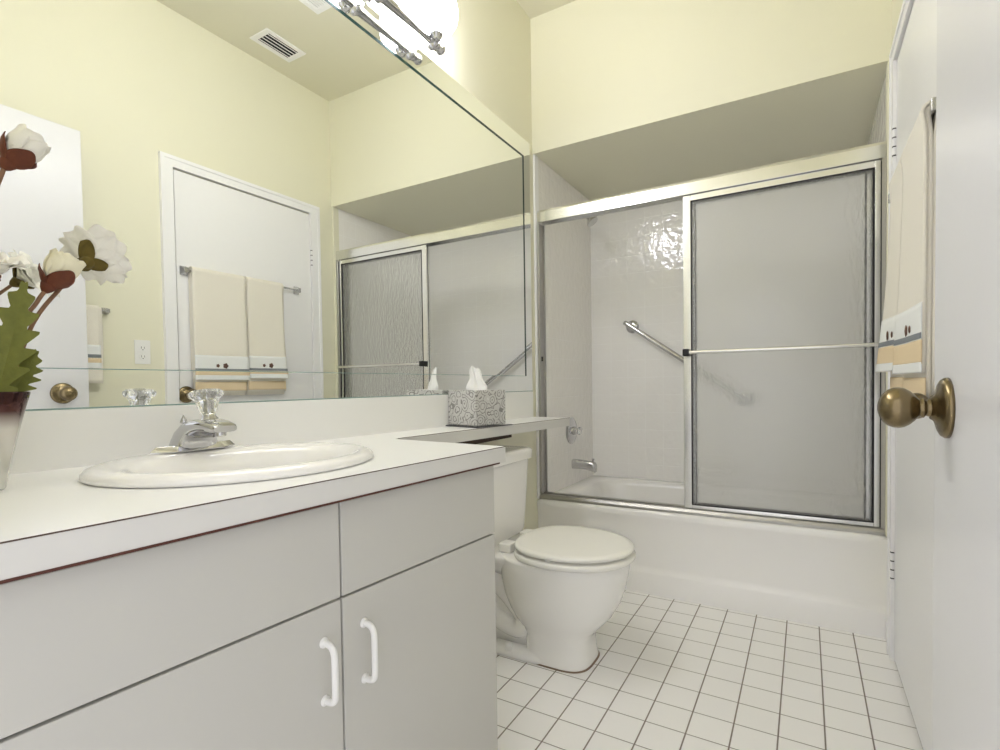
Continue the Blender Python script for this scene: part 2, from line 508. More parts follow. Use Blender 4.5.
# ================================================================== MIRROR
MY0, MY1, MZ0, MZ1 = 0.14, 2.47, 0.989, 2.277
BW = 0.077
mir = thing('bathroom_mirror', 'large frameless mirror with wide slanted glass border above the vanity', 'mirror', (0, 1.3, MZ0))
x_in, x_out = 0.0085, 0.0076
iy0, iy1, iz0, iz1 = MY0 + BW, MY1 - 0.070, MZ0 + BW, MZ1 - 0.086
bm = bmesh.new()
add_box(bm, (0.001, iy0, iz0), (x_in, iy1, iz1))
obj('mirror_face', bm, M['mirror'], mir)
def bevel_strip(a, b, c, d):
    bm = bmesh.new()
    top = [bm.verts.new(p) for p in (a, b, c, d)]
    bot = [bm.verts.new((0.001, p[1], p[2])) for p in (a, b, c, d)]
    bm.faces.new(top); bm.faces.new(bot[::-1])
    for i in range(4):
        j = (i + 1) % 4
        bm.faces.new((top[i], bot[i], bot[j], top[j]))
    obj('bevel', bm, M['mirror'], mir, label='slanted mirror border strip')
I = [(x_in, iy0, iz0), (x_in, iy1, iz0), (x_in, iy1, iz1), (x_in, iy0, iz1)]
O_ = [(x_out, MY0, MZ0), (x_out, MY1, MZ0), (x_out, MY1, MZ1), (x_out, MY0, MZ1)]
for i in range(4):
    j = (i + 1) % 4
    bevel_strip(I[i], O_[i], O_[j], I[j])
bm = B(((x_in, iy0, iz1 - 0.011), (x_in + 0.0006, iy1, iz1)), ((x_in, iy1 - 0.014, iz0), (x_in + 0.0006, iy1, iz1 - 0.011)))
obj('glass_edge', bm, M['mirror_edge'], mir, label='dark green glass edge')
bm = B(((x_in, iy0, iz0 - 0.0012), (x_in + 0.0004, iy1, iz0 + 0.0008)), ((0.001, MY0, MZ0 - 0.003), (0.009, MY1, MZ0)))
obj('glass_edge', bm, mat('pale_glass_edge', srgb(150, 176, 172), 0.2, 0.2, var=0.1), mir, label='pale green lower glass edge')

# ================================================================== VANITY
def xf(y):    # front of the worktop
    return 0.5715 + 0.019 * y
YV0, YV1 = YF + 0.004, 1.150
van = thing('vanity_cabinet', 'white laminate vanity cabinet with two doors under the sink', 'cabinet', (0.3, 0.64, 0))
cx = lambda y: xf(y) - 0.018      # outer face of the fronts
ct = lambda y: zc(y) - 0.040
YC1 = 1.122
bm = bmesh.new()
top_ = lambda x, y: ct(y) - 0.0005
for ya, yb_ in ((YV0, YV0 + 0.016), (YC1 - 0.016, YC1)):          # side panels
    add_prism(bm, [(0.012, ya), (cx(ya) - 0.020, ya), (cx(yb_) - 0.020, yb_), (0.012, yb_)], 0.0, top_)
add_prism(bm, [(0.012, YV0 + 0.0165), (0.022, YV0 + 0.0165), (0.022, YC1 - 0.0165), (0.012, YC1 - 0.0165)], 0.0, top_)   # back
add_prism(bm, [(0.0225, YV0 + 0.0165), (cx(YV0) - 0.0205, YV0 + 0.0165), (cx(YC1) - 0.0205, YC1 - 0.0165), (0.0225, YC1 - 0.0165)], 0.02, 0.036)   # bottom
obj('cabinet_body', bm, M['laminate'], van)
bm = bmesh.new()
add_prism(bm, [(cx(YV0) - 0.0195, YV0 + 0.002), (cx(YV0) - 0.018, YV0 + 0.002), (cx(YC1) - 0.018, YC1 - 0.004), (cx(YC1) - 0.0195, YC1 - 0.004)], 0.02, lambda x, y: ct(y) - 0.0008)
obj('front_gap_shade', bm, M['gap'], van, label='grey sheet painted as the shade between the fronts')
def front(name, ya, yb, za, zb):
    bm = bmesh.new()
    add_prism(bm, [(cx(ya) - 0.018, ya), (cx(ya), ya), (cx(yb), yb), (cx(yb) - 0.018, yb)], za, zb)
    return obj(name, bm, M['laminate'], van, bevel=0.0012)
YG = 0.6265
gapz = lambda x, y: 0.672 - 0.0255 * (y - 0.19) + 0.002
front('false_front', YV0 + 0.003, YG - 0.0022, gapz, lambda x, y: ct(y) - 0.006)
front('drawer_front', YG + 0.0022, YC1, gapz, lambda x, y: ct(y) - 0.006)
gz2 = lambda x, y: gapz(x, y) - 0.0042
dl = front('cabinet_door', YV0 + 0.003, YG - 0.0022, 0.03, gz2)
dr = front('cabinet_door', YG + 0.0022, YC1, 0.03, gz2)
def pull(parent, y, z0, z1):
    x0 = cx(y)
    pts = [(x0 - 0.001, y, z1), (x0 + 0.013, y, z1 - 0.001), (x0 + 0.021, y, z1 - 0.007), (x0 + 0.0245, y, z1 - 0.020), (x0 + 0.025, y, (z0 + z1) / 2),
           (x0 + 0.0245, y, z0 + 0.014), (x0 + 0.021, y, z0 + 0.004), (x0 + 0.013, y, z0 + 0.0005), (x0 - 0.001, y, z0)]
    bm = bmesh.new()
    add_tube(bm, smooth_path(pts, 5), 0.0056, 14)
    for z in (z0, z1):
        add_lathe(bm, (x0 - 0.0005, y, z), (1, 0, 0), [(0, 0.009), (0.002, 0.009), (0.004, 0.0065)], 16)
    obj('handle', bm, M['plastic'], parent, smooth=True, label='white plastic bow handle')
pull(dl, 0.587, 0.503, 0.600)
pull(dr, 0.676, 0.497, 0.598)

# worktop: deep over the cabinet, a narrow shelf over the toilet tank
wt = thing('worktop', 'white laminate worktop that narrows to a shelf over the toilet tank', 'counter', (0.3, 0.64, zc(0.64)))
NX, SX, SY = 0.185, 0.232, 2.435
wpoly = [(0.0, YV0), (xf(YV0), YV0), (xf(YV1), YV1), (NX + 0.03, YV1 + 0.032), (NX + 0.008, YV1 + 0.038), (NX + 0.003, YV1 + 0.055), (SX, SY), (0.0, SY + 0.015)]
SKX, SKY = 0.292, 0.640
def slab_with_hole():
    bm = bmesh.new()
    hole = [(SKX + 0.014 + 0.190 * math.cos(2 * math.pi * k / 64), SKY + 0.232 * math.sin(2 * math.pi * k / 64)) for k in range(64)]
    loops = []
    for dz in (0.0, -0.040):
        lo = [bm.verts.new((x, y, zc(y) + dz)) for x, y in wpoly]
        li = [bm.verts.new((x, y, zc(y) + dz)) for x, y in hole]
        es = [bm.edges.new((l[i], l[(i + 1) % len(l)])) for l in (lo, li) for i in range(len(l))]
        bmesh.ops.triangle_fill(bm, use_beauty=True, use_dissolve=False, edges=es)
        loops.append((lo, li))
    for a, b in zip(loops[0], loops[1]):
        for i in range(len(a)):
            j = (i + 1) % len(a)
            bm.faces.new((a[i], a[j], b[j], b[i]))
    return bm
slab = obj('worktop_slab', slab_with_hole(), [M['worktop'], M['edge']], wt)
for p in slab.data.polygons:                       # side faces take a darker white, their shade painted in
    if abs(p.normal.z) < 0.5:
        p.material_index = 1
bm = bmesh.new()
a3 = Vector((xf(YV0), YV0, ct(YV0))); b3 = Vector((xf(YV1), YV1, ct(YV1)))
add_rings(bm, [[p + Vector((dx, 0, dz)) for dx, dz in ((-0.012, -0.0004), (0.0006, -0.0004), (0.0006, 0.0030), (-0.012, 0.0030))] for p in (a3, b3 - Vector((0.0, 0.03, 0)))])
obj('seam_strip', bm, M['seam'], wt, label='reddish brown seam along the lower front edge')
bm = bmesh.new()
for (a, b) in ((wpoly[1], wpoly[2]), (wpoly[5], wpoly[6])):
    a3 = Vector((a[0], a[1], zc(a[1]))); b3 = Vector((b[0], b[1], zc(b[1])))
    add_rings(bm, [[p + Vector((dx, 0, dz)) for dx, dz in ((-0.0012, 0.0003), (0.0005, 0.0003), (0.0005, -0.0012), (-0.0012, -0.0012))] for p in (a3, b3)])
obj('edge_seam', bm, mat('dark_laminate_edge', srgb(86, 66, 58), 0.5, var=0.2), wt, label='thin dark seam along the front edge')
bm = bmesh.new()
add_prism(bm, [(0.0, YV0), (0.019, YV0), (0.019, 2.455), (0.0, 2.455)], lambda x, y: zc(y) - 0.002, MZ0 - 0.0035)
obj('backsplash', bm, M['worktop'], wt, bevel=0.002)
bm = B(((0.021, 1.30, zc(1.7) - 0.066), (0.15, 1.98, zc(1.7) - 0.048)))
obj('support_cleat', bm, mat('dark_stained_cleat', srgb(70, 56, 46), 0.8, var=0.2), wt, label='dark wooden cleat under the shelf')

# ------------------------------------------------------------------ sink
zr = zc(SKY)
sink = thing('sink', 'oval white drop-in sink basin set in the worktop', 'sink', (SKX, SKY, zr))
def er(cx_, cy_, rx, ry, dz, n=72):
    return [Vector((cx_ + rx * math.cos(2 * math.pi * k / n), cy_ + ry * math.sin(2 * math.pi * k / n), zc(cy_ + ry * math.sin(2 * math.pi * k / n)) + dz)) for k in range(n)]
bm = bmesh.new()
rings = [er(SKX, SKY, 0.222, 0.262, 0.0008), er(SKX, SKY, 0.226, 0.266, 0.004), er(SKX, SKY, 0.225, 0.265, 0.010), er(SKX, SKY, 0.219, 0.259, 0.016),
         er(SKX, SKY, 0.208, 0.248, 0.0195), er(SKX + 0.004, SKY, 0.198, 0.238, 0.020), er(SKX + 0.022, SKY, 0.172, 0.222, 0.0185), er(SKX + 0.030, SKY, 0.160, 0.212, 0.0145),
         er(SKX + 0.033, SKY, 0.152, 0.204, 0.004), er(SKX + 0.034, SKY, 0.147, 0.198, -0.014), er(SKX + 0.034, SKY, 0.141, 0.190, -0.045), er(SKX + 0.034, SKY, 0.130, 0.174, -0.085),
         er(SKX + 0.033, SKY, 0.108, 0.142, -0.118), er(SKX + 0.031, SKY, 0.07, 0.09, -0.134), er(SKX + 0.03, SKY, 0.024, 0.024, -0.139)]
add_rings(bm, rings, False, True)
bmesh.ops.remove_doubles(bm, verts=bm.verts, dist=1e-5)
obj('basin', bm, M['porcelain'], sink, smooth=True)
obj('drain', lathe((SKX + 0.03, SKY, zr - 0.1385), (0, 0, 1), [(0, 0.023), (0.002, 0.023), (0.003, 0.019), (0.0015, 0.016)], 28), M['chrome'], sink, smooth=True, label='chrome drain ring')

# ------------------------------------------------------------------ faucet
FX, FY = 0.112, 0.640
zf = zc(FY) + 0.0205
fau = thing('faucet', 'chrome single-handle faucet with clear knob on the sink rim', 'faucet', (FX, FY, zf))
bm = bmesh.new()
n = 7
pl = [(FX, FY - 0.092), (FX + 0.026, FY - 0.050), (FX + 0.028, FY + 0.050), (FX, FY + 0.092), (FX - 0.024, FY + 0.05), (FX - 0.024, FY - 0.05)]
pin = [(FX + (p[0] - FX) * 0.62, FY + (p[1] - FY) * 0.86) for p in pl]
add_rings(bm, [[Vector((p[0], p[1], zf)) for p in pl], [Vector((p[0], p[1], zf + 0.003)) for p in pl], [Vector((p[0], p[1], zf + 0.014)) for p in pin]])
obj('base_plate', bm, M['chrome'], fau, bevel=0.0012)
bm = bmesh.new()
# centre line in x-z, half width in y, half thickness
secs = [(-0.006, 0.006, 0.046, 0.030, 0), (-0.003, 0.018, 0.044, 0.027, 8), (0.004, 0.032, 0.041, 0.024, 26), (0.018, 0.044, 0.038, 0.020, 52), (0.040, 0.052, 0.035, 0.0165, 76),
        (0.062, 0.0545, 0.033, 0.0140, 88), (0.084, 0.053, 0.031, 0.0120, 95), (0.104, 0.050, 0.0285, 0.0095, 100), (0.112, 0.0485, 0.025, 0.0065, 102)]
rings = []
for dx, dz, hw, ht, ang in secs:
    a = math.radians(ang)
    nx, nz = math.cos(a), -math.sin(a)            # across the section
    r = []
    for k in range(20):
        t = 2 * math.pi * k / 20
        c, s = math.cos(t), math.sin(t)
        u = ht * math.copysign(abs(c) ** 0.55, c)
        v = hw * math.copysign(abs(s) ** 0.55, s)
        r.append(Vector((FX + dx + nx * u, FY + v, zf + dz + nz * u)))
    rings.append(r)
add_rings(bm, rings)
obj('spout', bm, M['chrome'], fau, auto=50)
obj('aerator', lathe((FX + 0.093, FY, zf + 0.046), (0.1, 0, -1), [(0, 0.0115), (0.012, 0.0115), (0.014, 0.0095)], 20), M['nickel'], fau, auto=40)
kd = Vector((-0.10, -0.04, 1)).normalized()
kb = Vector((FX + 0.040, FY + 0.010, zf + 0.060))
obj('handle_stem', lathe(kb, kd, [(0, 0.020), (0.006, 0.019), (0.012, 0.0135), (0.020, 0.012)], 24), M['chrome'], fau, auto=40)
def acrylic_knob():
    bm = bmesh.new()
    d, u, v = frame_of(kd)
    prof = [(0.017, 0.013), (0.024, 0.017), (0.034, 0.020), (0.044, 0.0225), (0.050, 0.026), (0.0535, 0.032), (0.058, 0.0345), (0.064, 0.0335), (0.069, 0.027), (0.071, 0.012), (0.0705, 0.001)]
    rings = []
    for h, r in prof:
        rr = []
        for k in range(36):
            f = 1.0 - (0.09 if (k % 4) in (0,) and 0.02 < h < 0.065 else 0)
            t = 2 * math.pi * k / 36
            rr.append(kb + d * h + (u * math.cos(t) + v * math.sin(t)) * r * f)
        rings.append(rr)
    add_rings(bm, rings)
    return bm
kn = obj('handle_knob', acrylic_knob(), M['acrylic'], fau, auto=35, label='clear faceted acrylic knob')
obj('knob_core', lathe(kb, kd, [(0.0205, 0.008), (0.05, 0.007), (0.064, 0.0135), (0.0665, 0.0135)], 20), M['chrome'], kn, auto=40, label='chrome core inside the clear knob')
obj('lift_rod', tube([(FX - 0.012, FY - 0.016, zf + 0.03), (FX - 0.012, FY - 0.016, zf + 0.058)], 0.0025, 10), M['chrome'], fau, auto=40)
obj('lift_rod_knob', lathe((FX - 0.012, FY - 0.016, zf + 0.056), (0, 0, 1), [(0, 0.003), (0.004, 0.0075), (0.010, 0.006), (0.016, 0.003), (0.02, 0.001)], 14), M['chrome'], fau, auto=40)

# ------------------------------------------------------------------ vase and silk flowers
VX, VY = 0.2, 0.285
zv = zc(VY) + 0.001
vase = thing('vase', 'tapered silvery glass vase with maroon rim holding silk flowers', 'vase', (VX, VY, zv))
M['vase'] = vase_material(0.0, 0.148)
vp = [(0, 0.0165), (0.003, 0.0185), (0.02, 0.0215), (0.05, 0.0275), (0.09, 0.0365), (0.12, 0.0435), (0.145, 0.0500), (0.147, 0.0492), (0.145, 0.0475), (0.12, 0.041), (0.06, 0.027), (0.02, 0.018), (0.015, 0.006)]
obj('vase_body', lathe((VX, VY, zv), (0, 0, 1), vp, 48), M['vase'], vase, smooth=True)

def petal(bm, c, d, az, length, width, open_, curl=0.0, ruffle=0.0, push=0.0, smax=1.0):
    """a petal curved round the axis d, starting at c; open_ = 0 closed bud ... 1 flat bloom; smax < 1 keeps only its lower part"""
    d, u, v = frame_of(d)
    nu, nv = 9, 8
    g = []
    ph = random.random() * 6
    for i in range(nu + 1):
        s0 = i / nu
        s = s0 * smax
        a = 0.15 + open_ * 1.25 * s
        rad = length * (0.34 * math.sin(math.pi * min(1.0, 0.04 + 0.80 * s)) * (1 - 0.5 * open_) + open_ * s * math.sin(a) * 1.05) + push * min(1.0, s * 6)
        if s > 0.75: rad += curl * (s - 0.75) ** 2 * length * 4
        rad = max(rad, 0.0035)
        upw = length * s * math.cos(a * 0.75)
        w = width * math.sin(math.pi * (0.12 + 0.78 * s0)) ** 0.55
        phi = min(1.25, 0.5 * w / rad)
        row = []
        for j in range(nv + 1):
            t = (j / nv - 0.5) * 2
            an = az + phi * t
            rr = rad * (1 + ruffle * math.sin(ph + 4 * t) * s * 2)
            row.append(bm.verts.new(Vector(c) + d * (upw - 0.10 * length * t * t * s0 + ruffle * length * math.sin(ph + t * 5 + s * 3) * s) + (u * math.cos(an) + v * math.sin(an)) * rr))
        g.append(row)
    for i in range(nu):
        for j in range(nv):
            bm.faces.new((g[i][j], g[i][j + 1], g[i + 1][j + 1], g[i + 1][j]))

def rose(label, head, d, size, open_, stem_pts, pm='petal', sm='sepal', layers=((5, 0.75), (6, 0.9), (7, 1.0)), sepals=4, sepal_len=0.6, name='silk_rose', sepal_w=0.34):
    """HEAD: the base of the flower head (top of the stem)"""
    t = thing(name, label, 'flower', stem_pts[-1], 'silk flowers in the vase')
    bm = bmesh.new()
    for li, (nn, f) in enumerate(layers):
        for k in range(nn):
            az = 2 * math.pi * (k + 0.5 * (li % 2)) / nn + random.uniform(-0.15, 0.15)
            petal(bm, head, d, az, size * f * random.uniform(0.94, 1.04), size * 0.98 * f, open_ * (0.35 + 0.65 * li / max(1, len(layers) - 1)) + random.uniform(-0.03, 0.03), curl=0.35, ruffle=0.03)
    obj('petals', bm, M[pm], t, smooth=True, solid=0.0007)
    bm = bmesh.new()
    for k in range(sepals):
        petal(bm, Vector(head) - Vector(d).normalized() * 0.004, d, 2 * math.pi * k / sepals + 0.5, size * 1.02, size * sepal_w, open_ + 0.05, push=0.05 * size, smax=sepal_len * random.uniform(0.85, 1.15))
    add_lathe(bm, Vector(head) - Vector(d).normalized() * 0.010, d, [(0, 0.004), (0.005, 0.008), (0.012, 0.011), (0.016, 0.008)], 14)
    obj('sepals', bm, M[sm], t, smooth=True, solid=0.001)
    obj('stem', tube(smooth_path([Vector(head) - Vector(d).normalized() * 0.006] + [Vector(p) for p in stem_pts], 6), 0.0031, 10), M['stem'], t, smooth=True)
    return t

zb_ = zv + 0.03
rose('silk rose bud tilted highest in the vase with rust brown sepals', (0.205, 0.318, 1.368), (0.10, 0.52, 0.80), 0.066, 0.24,
     [(0.20, 0.300, 1.30), (0.195, 0.285, 1.16), (0.192, 0.278, zb_ + 0.02)], layers=((4, 0.80), (5, 0.92), (5, 1.0)), sepals=3, sepal_len=0.62, sepal_w=0.62)
rose('silk rose bud on long stem leaning out lowest over the sink', (0.20, 0.364, 1.190), (0.10, 0.45, 0.85), 0.066, 0.26,
     [(0.20, 0.349, 1.163), (0.20, 0.320, 1.10), (0.206, 0.292, zb_ + 0.02)], pm='petal_cream', layers=((4, 0.80), (5, 0.92), (5, 1.0)), sepals=3, sepal_len=0.55, sepal_w=0.60)
rose('open white silk bloom seen from behind with olive sepal', (0.165, 0.432, 1.246), (-0.50, 0.55, 0.45), 0.058, 0.75,
     [(0.182, 0.388, 1.195), (0.186, 0.340, 1.11), (0.194, 0.294, zb_ + 0.02)], sm='sepal_olive', layers=((6, 0.8), (8, 1.05)), sepals=3, sepal_len=0.5, sepal_w=0.5)
rose('large open white silk bloom just above the lobed green leaf', (0.172, 0.286, 1.180), (0.30, 0.0, 0.8), 0.070, 0.62,
     [(0.174, 0.281, 1.15), (0.190, 0.276, 1.08), (0.205, 0.276, zb_ + 0.02)], layers=((5, 0.7), (6, 0.9), (8, 1.05)), sepals=4, sepal_len=0.5, sepal_w=0.4)

# green lobed leaf spray
lf = thing('leaf_spray', 'green lobed leaf standing up at the vase rim', 'leaf', (0.21, 0.295, zb_))
def lobed_leaf(base, tip, width, side):
    base, tip, side = Vector(base), Vector(tip), Vector(side).normalized()
    ax = tip - base
    nrm = ax.cross(side).normalized()
    bm = bmesh.new()
    nu = 46
    L_, C_, R_ = [], [], []
    for i in range(nu + 1):
        s = i / nu
        env = math.sin(math.pi * (0.16 + 0.82 * s)) ** 0.8
        fr_ = (s * 6.5) % 1.0
        lobe = 0.36 + 0.64 * (1 - abs(fr_ - 0.62) / 0.62 if fr_ < 0.62 else 1 - (fr_ - 0.62) / 0.38 * 0.95)
        w = width * env * lobe
        bend = nrm * (0.02 * math.sin(math.pi * s) - 0.010 * s)
        c = base + ax * s + bend
        C_.append(bm.verts.new(c))
        upl = ax.normalized() * (w * 0.5)
        L_.append(bm.verts.new(c - side * w + upl - nrm * w * 0.25))
        R_.append(bm.verts.new(c + side * w + upl - nrm * w * 0.25))
    for i in range(nu):
        bm.faces.new((L_[i], C_[i], C_[i + 1], L_[i + 1]))
        bm.faces.new((C_[i], R_[i], R_[i + 1], C_[i + 1]))
    return bm
obj('leaf_blade', lobed_leaf((0.228, 0.284, 1.0), (0.230, 0.326, 1.185), 0.034, (0.35, 0.85, -0.15)), M['leaf'], lf, solid=0.0008)
obj('leaf_blade', lobed_leaf((0.226, 0.292, 1.0), (0.222, 0.340, 1.082), 0.026, (0.35, 0.55, -0.5)), M['leaf'], lf, solid=0.0008)
obj('leaf_stalk', tube([(0.228, 0.284, 1.01), (0.220, 0.285, 0.97), (0.208, 0.286, zb_)], 0.002, 8), M['leaf'], lf, smooth=True)

# ------------------------------------------------------------------ tissue box on its tray
bx, by = 0.118, 1.755
zb = zc(by)
def rect(cx_, cy_, w, h, ang):
    c, s = math.cos(ang), math.sin(ang)
    return [(cx_ + c * a - s * b, cy_ + s * a + c * b) for a, b in ((-w / 2, -h / 2), (w / 2, -h / 2), (w / 2, h / 2), (-w / 2, h / 2))]
TA = math.radians(-14.5)
tray = thing('tray', 'thin grey square tray under the tissue box', 'tray', (bx, by, zb))
bm = bmesh.new(); add_prism(bm, rect(bx, by, 0.200, 0.200, TA), lambda x, y: zc(y) + 0.0015, lambda x, y: zc(y) + 0.0055)
obj('tray_plate', bm, M['slate'], tray, bevel=0.0012)
tb = thing('tissue_box', 'square silver scroll-patterned tissue box on the shelf', 'tissue box', (bx, by, zb + 0.007))
zt0, zt1 = zb + 0.0072, zb + 0.143
bm = bmesh.new(); add_prism(bm, rect(bx, by, 0.162, 0.162, TA), zt0, zt1)
obj('box_body', bm, M['scroll'], tb, bevel=0.002)
bm = bmesh.new()
add_rings(bm, [[Vector(p) for p in superellipse(bx, by, 0.046, 0.022, zt1 + 0.0003, 32)], [Vector(p) for p in superellipse(bx, by, 0.044, 0.021, zt1 + 0.0012, 32)]])
obj('slot_rim', bm, M['plastic'], tb, label='white oval slot edge')
def tissue():
    bm = bmesh.new()
    nu, nv = 14, 12
    g = []
    for i in range(nu + 1):
        s = i / nu
        row = []
        for j in range(nv + 1):
            t = (j / nv - 0.5) * 2
            w = 0.040 * (1 - 0.62 * s ** 1.4) + 0.004 * math.sin(9 * s)
            q = 0.009 * math.sin(5.5 * t + 2.2 * s) * (1 - 0.3 * s) + 0.004 * math.sin(11 * t + 4 * s)
            x = bx + 0.82 * w * t - 0.57 * q - 0.012 * s * s
            y = by + 0.57 * w * t + 0.82 * q + 0.006 * s
            z = zt1 + 0.098 * s * (1 - 0.16 * abs(t) ** 1.5 - 0.10 * math.sin(3 * t + 1) * s)
            row.append(bm.verts.new((x, y, z)))
        g.append(row)
    for i in range(nu):
        for j in range(nv):
            bm.faces.new((g[i][j], g[i][j + 1], g[i + 1][j + 1], g[i + 1][j]))
    return bm
obj('tissue', tissue(), M['tissue'], tb, smooth=True, solid=0.0008, sub=1, label='white tissue pulled up from the slot')

# ================================================================== TOILET
TYC = 1.80
toi = thing('toilet', 'white two-piece toilet with closed lid beside the vanity', 'toilet', (0.4, TYC, 0))
def bowl_ring(xb, xfr, hw, z, eb=3.0, ef=2.0, n=56, mid=None):
    """egg outline: back xb, front xfr, half width hw"""
    xm = mid if mid is not None else xb + (xfr - xb) * 0.45
    r = []
    for k in range(n):
        t = 2 * math.pi * k / n
        c, s = math.cos(t), math.sin(t)
        e = ef if c > 0 else eb
        rx = (xfr - xm) if c > 0 else (xm - xb)
        r.append(Vector((xm + rx * math.copysign(abs(c) ** (2 / e), c), TYC + hw * math.copysign(abs(s) ** (2 / e), s), z)))
    return r
bm = bmesh.new()
rings = [bowl_ring(0.335, 0.582, 0.113, 0.0, 4, 3.2, mid=0.46), bowl_ring(0.335, 0.584, 0.114, 0.010, 4, 3.2, mid=0.46), bowl_ring(0.337, 0.580, 0.111, 0.024, 4, 3.2, mid=0.46), bowl_ring(0.338, 0.577, 0.109, 0.06, 4, 3.1, mid=0.46),
         bowl_ring(0.336, 0.578, 0.110, 0.095, 3.6, 2.8, mid=0.46), bowl_ring(0.318, 0.592, 0.118, 0.120, 3.2, 2.5, mid=0.46), bowl_ring(0.290, 0.620, 0.133, 0.148, 3, 2.3, mid=0.46), bowl_ring(0.262, 0.652, 0.151, 0.185, 2.6, 2.15, mid=0.46),
         bowl_ring(0.242, 0.680, 0.168, 0.235, 2.4, 2.05), bowl_ring(0.228, 0.699, 0.180, 0.29, 2.3, 2.0), bowl_ring(0.225, 0.711, 0.189, 0.345, 2.3, 2.0), bowl_ring(0.225, 0.716, 0.193, 0.380, 2.3, 2.0),
         bowl_ring(0.228, 0.713, 0.190, 0.388, 2.3, 2.0), bowl_ring(0.24, 0.703, 0.181, 0.390, 2.3, 2.0)]
add_rings(bm, rings)
# web between the foot and the deck
add_rings(bm, [superellipse(0.24, TYC, 0.15, 0.070, 0.0, 40, 4), superellipse(0.24, TYC, 0.145, 0.066, 0.15, 40, 4), superellipse(0.23, TYC, 0.15, 0.070, 0.30, 40, 4)])
# rear deck that carries the tank
deck = []
for z, hw, xr, xfr2 in ((0.290, 0.080, 0.09, 0.36), (0.325, 0.115, 0.06, 0.37), (0.360, 0.152, 0.045, 0.37), (0.378, 0.164, 0.04, 0.36), (0.3882, 0.160, 0.044, 0.35)):
    deck.append(superellipse((xr + xfr2) / 2, TYC, (xfr2 - xr) / 2, hw, z, 40, 4.0))
add_rings(bm, deck)
# trapway bulges on both sides of the pedestal
for s in (-1, 1):
    path = smooth_path([(0.13, TYC + s * 0.055, 0.335), (0.20, TYC + s * 0.056, 0.275), (0.285, TYC + s * 0.056, 0.205), (0.335, TYC + s * 0.054, 0.135), (0.30, TYC + s * 0.052, 0.095), (0.22, TYC + s * 0.052, 0.11), (0.16, TYC + s * 0.050, 0.16), (0.12, TYC + s * 0.055, 0.13), (0.115, TYC + s * 0.05, 0.03)], 6)
    add_tube(bm, path, [0.050 - 0.012 * i / len(path) for i in range(len(path))], 18)
# floor flange at the back
add_rings(bm, [superellipse(0.26, TYC, 0.20, 0.122, 0.0, 40, 5), superellipse(0.26, TYC, 0.20, 0.122, 0.016, 40, 5), superellipse(0.26, TYC, 0.19, 0.110, 0.034, 40, 5)])
obj('bowl', bm, M['porcelain'], toi, smooth=True)
for s in (-1, 1):
    obj('bolt_cap', lathe((0.285, TYC + s * 0.108, 0.026), (0, 0, 1), [(0, 0.016), (0.014, 0.0155), (0.022, 0.012), (0.026, 0.004)], 18), M['plastic'], toi, smooth=True)
obj('floor_caulk', (lambda b_: (add_rings(b_, [bowl_ring(0.33, 0.588, 0.118, 0.0005, 4, 3.2, mid=0.46), bowl_ring(0.332, 0.5845, 0.1145, 0.004, 4, 3.2, mid=0.46)]), b_)[1])(bmesh.new()), M['bronze_caulk'], toi, label='stained caulk line around the foot')
# seat and lid
def seat_ring(grow, z):
    return bowl_ring(0.298 - grow * 0.3, 0.732 + grow, 0.208 + grow, z, 2.5, 2.05, 64, mid=0.50)
bm = bmesh.new()
R0 = [seat_ring(-0.004, 0.3925), seat_ring(0.0, 0.397), seat_ring(0.0, 0.408), seat_ring(-0.005, 0.4130)]
R1 = [[Vector((0.49 + (p.x - 0.49) * 0.66 + 0.01, TYC + (p.y - TYC) * 0.62, 0.4130)) for p in R0[3]], [Vector((0.49 + (p.x - 0.49) * 0.66 + 0.01, TYC + (p.y - TYC) * 0.62, 0.3925)) for p in R0[0]]]
rr = add_rings(bm, R0 + R1 + [R0[0]], False, False)
bmesh.ops.remove_doubles(bm, verts=bm.verts, dist=1e-6)
obj('seat', bm, M['seat_white'], toi, auto=50)
bm = bmesh.new()
add_rings(bm, [seat_ring(-0.016, 0.4215), seat_ring(-0.006, 0.4238), seat_ring(-0.004, 0.432), seat_ring(-0.008, 0.4375), seat_ring(-0.03, 0.4400), seat_ring(-0.10, 0.4425), seat_ring(-0.16, 0.4432)])
obj('lid', bm, M['seat_white'], toi, smooth=True)
for s in (-1, 1):
    obj('seat_bumper', B(((0.48, TYC + s * 0.18 - 0.01, 0.4128), (0.50, TYC + s * 0.18 + 0.01, 0.4218))), M['plastic'], toi)
for s in (-1, 1):
    obj('seat_hinge', B(((0.248, TYC + s * 0.085 - 0.028, 0.3905), (0.300, TYC + s * 0.085 + 0.028, 0.4250))), M['seat_white'], toi, bevel=0.006, seg=3)
# tank
bm = bmesh.new()
tank = []
for z, hw, x0, x1 in ((0.3885, 0.205, 0.036, 0.196), (0.405, 0.213, 0.030, 0.202), (0.55, 0.228, 0.026, 0.208), (0.70, 0.240, 0.022, 0.213)):
    tank.append(superellipse((x0 + x1) / 2, TYC, (x1 - x0) / 2, hw, z, 64, 9))
add_rings(bm, tank)
obj('tank', bm, M['porcelain'], toi, auto=40)
bm = bmesh.new()
lidr = []
for g, z in ((-0.004, 0.7005), (0.008, 0.705), (0.010, 0.735), (0.006, 0.744), (-0.004, 0.748)):
    lidr.append(superellipse(0.1195, TYC, 0.098 + g, 0.247 + g, z, 64, 9))
add_rings(bm, lidr)
obj('tank_lid', bm, M['porcelain'], toi, auto=50)
lv = obj('flush_lever', tube(smooth_path([(0.213, TYC - 0.205, 0.645), (0.228, TYC - 0.205, 0.645), (0.232, TYC - 0.192, 0.643), (0.232, TYC - 0.150, 0.638)], 5), 0.006, 12), M['chrome'], toi, smooth=True, label='chrome flush lever')

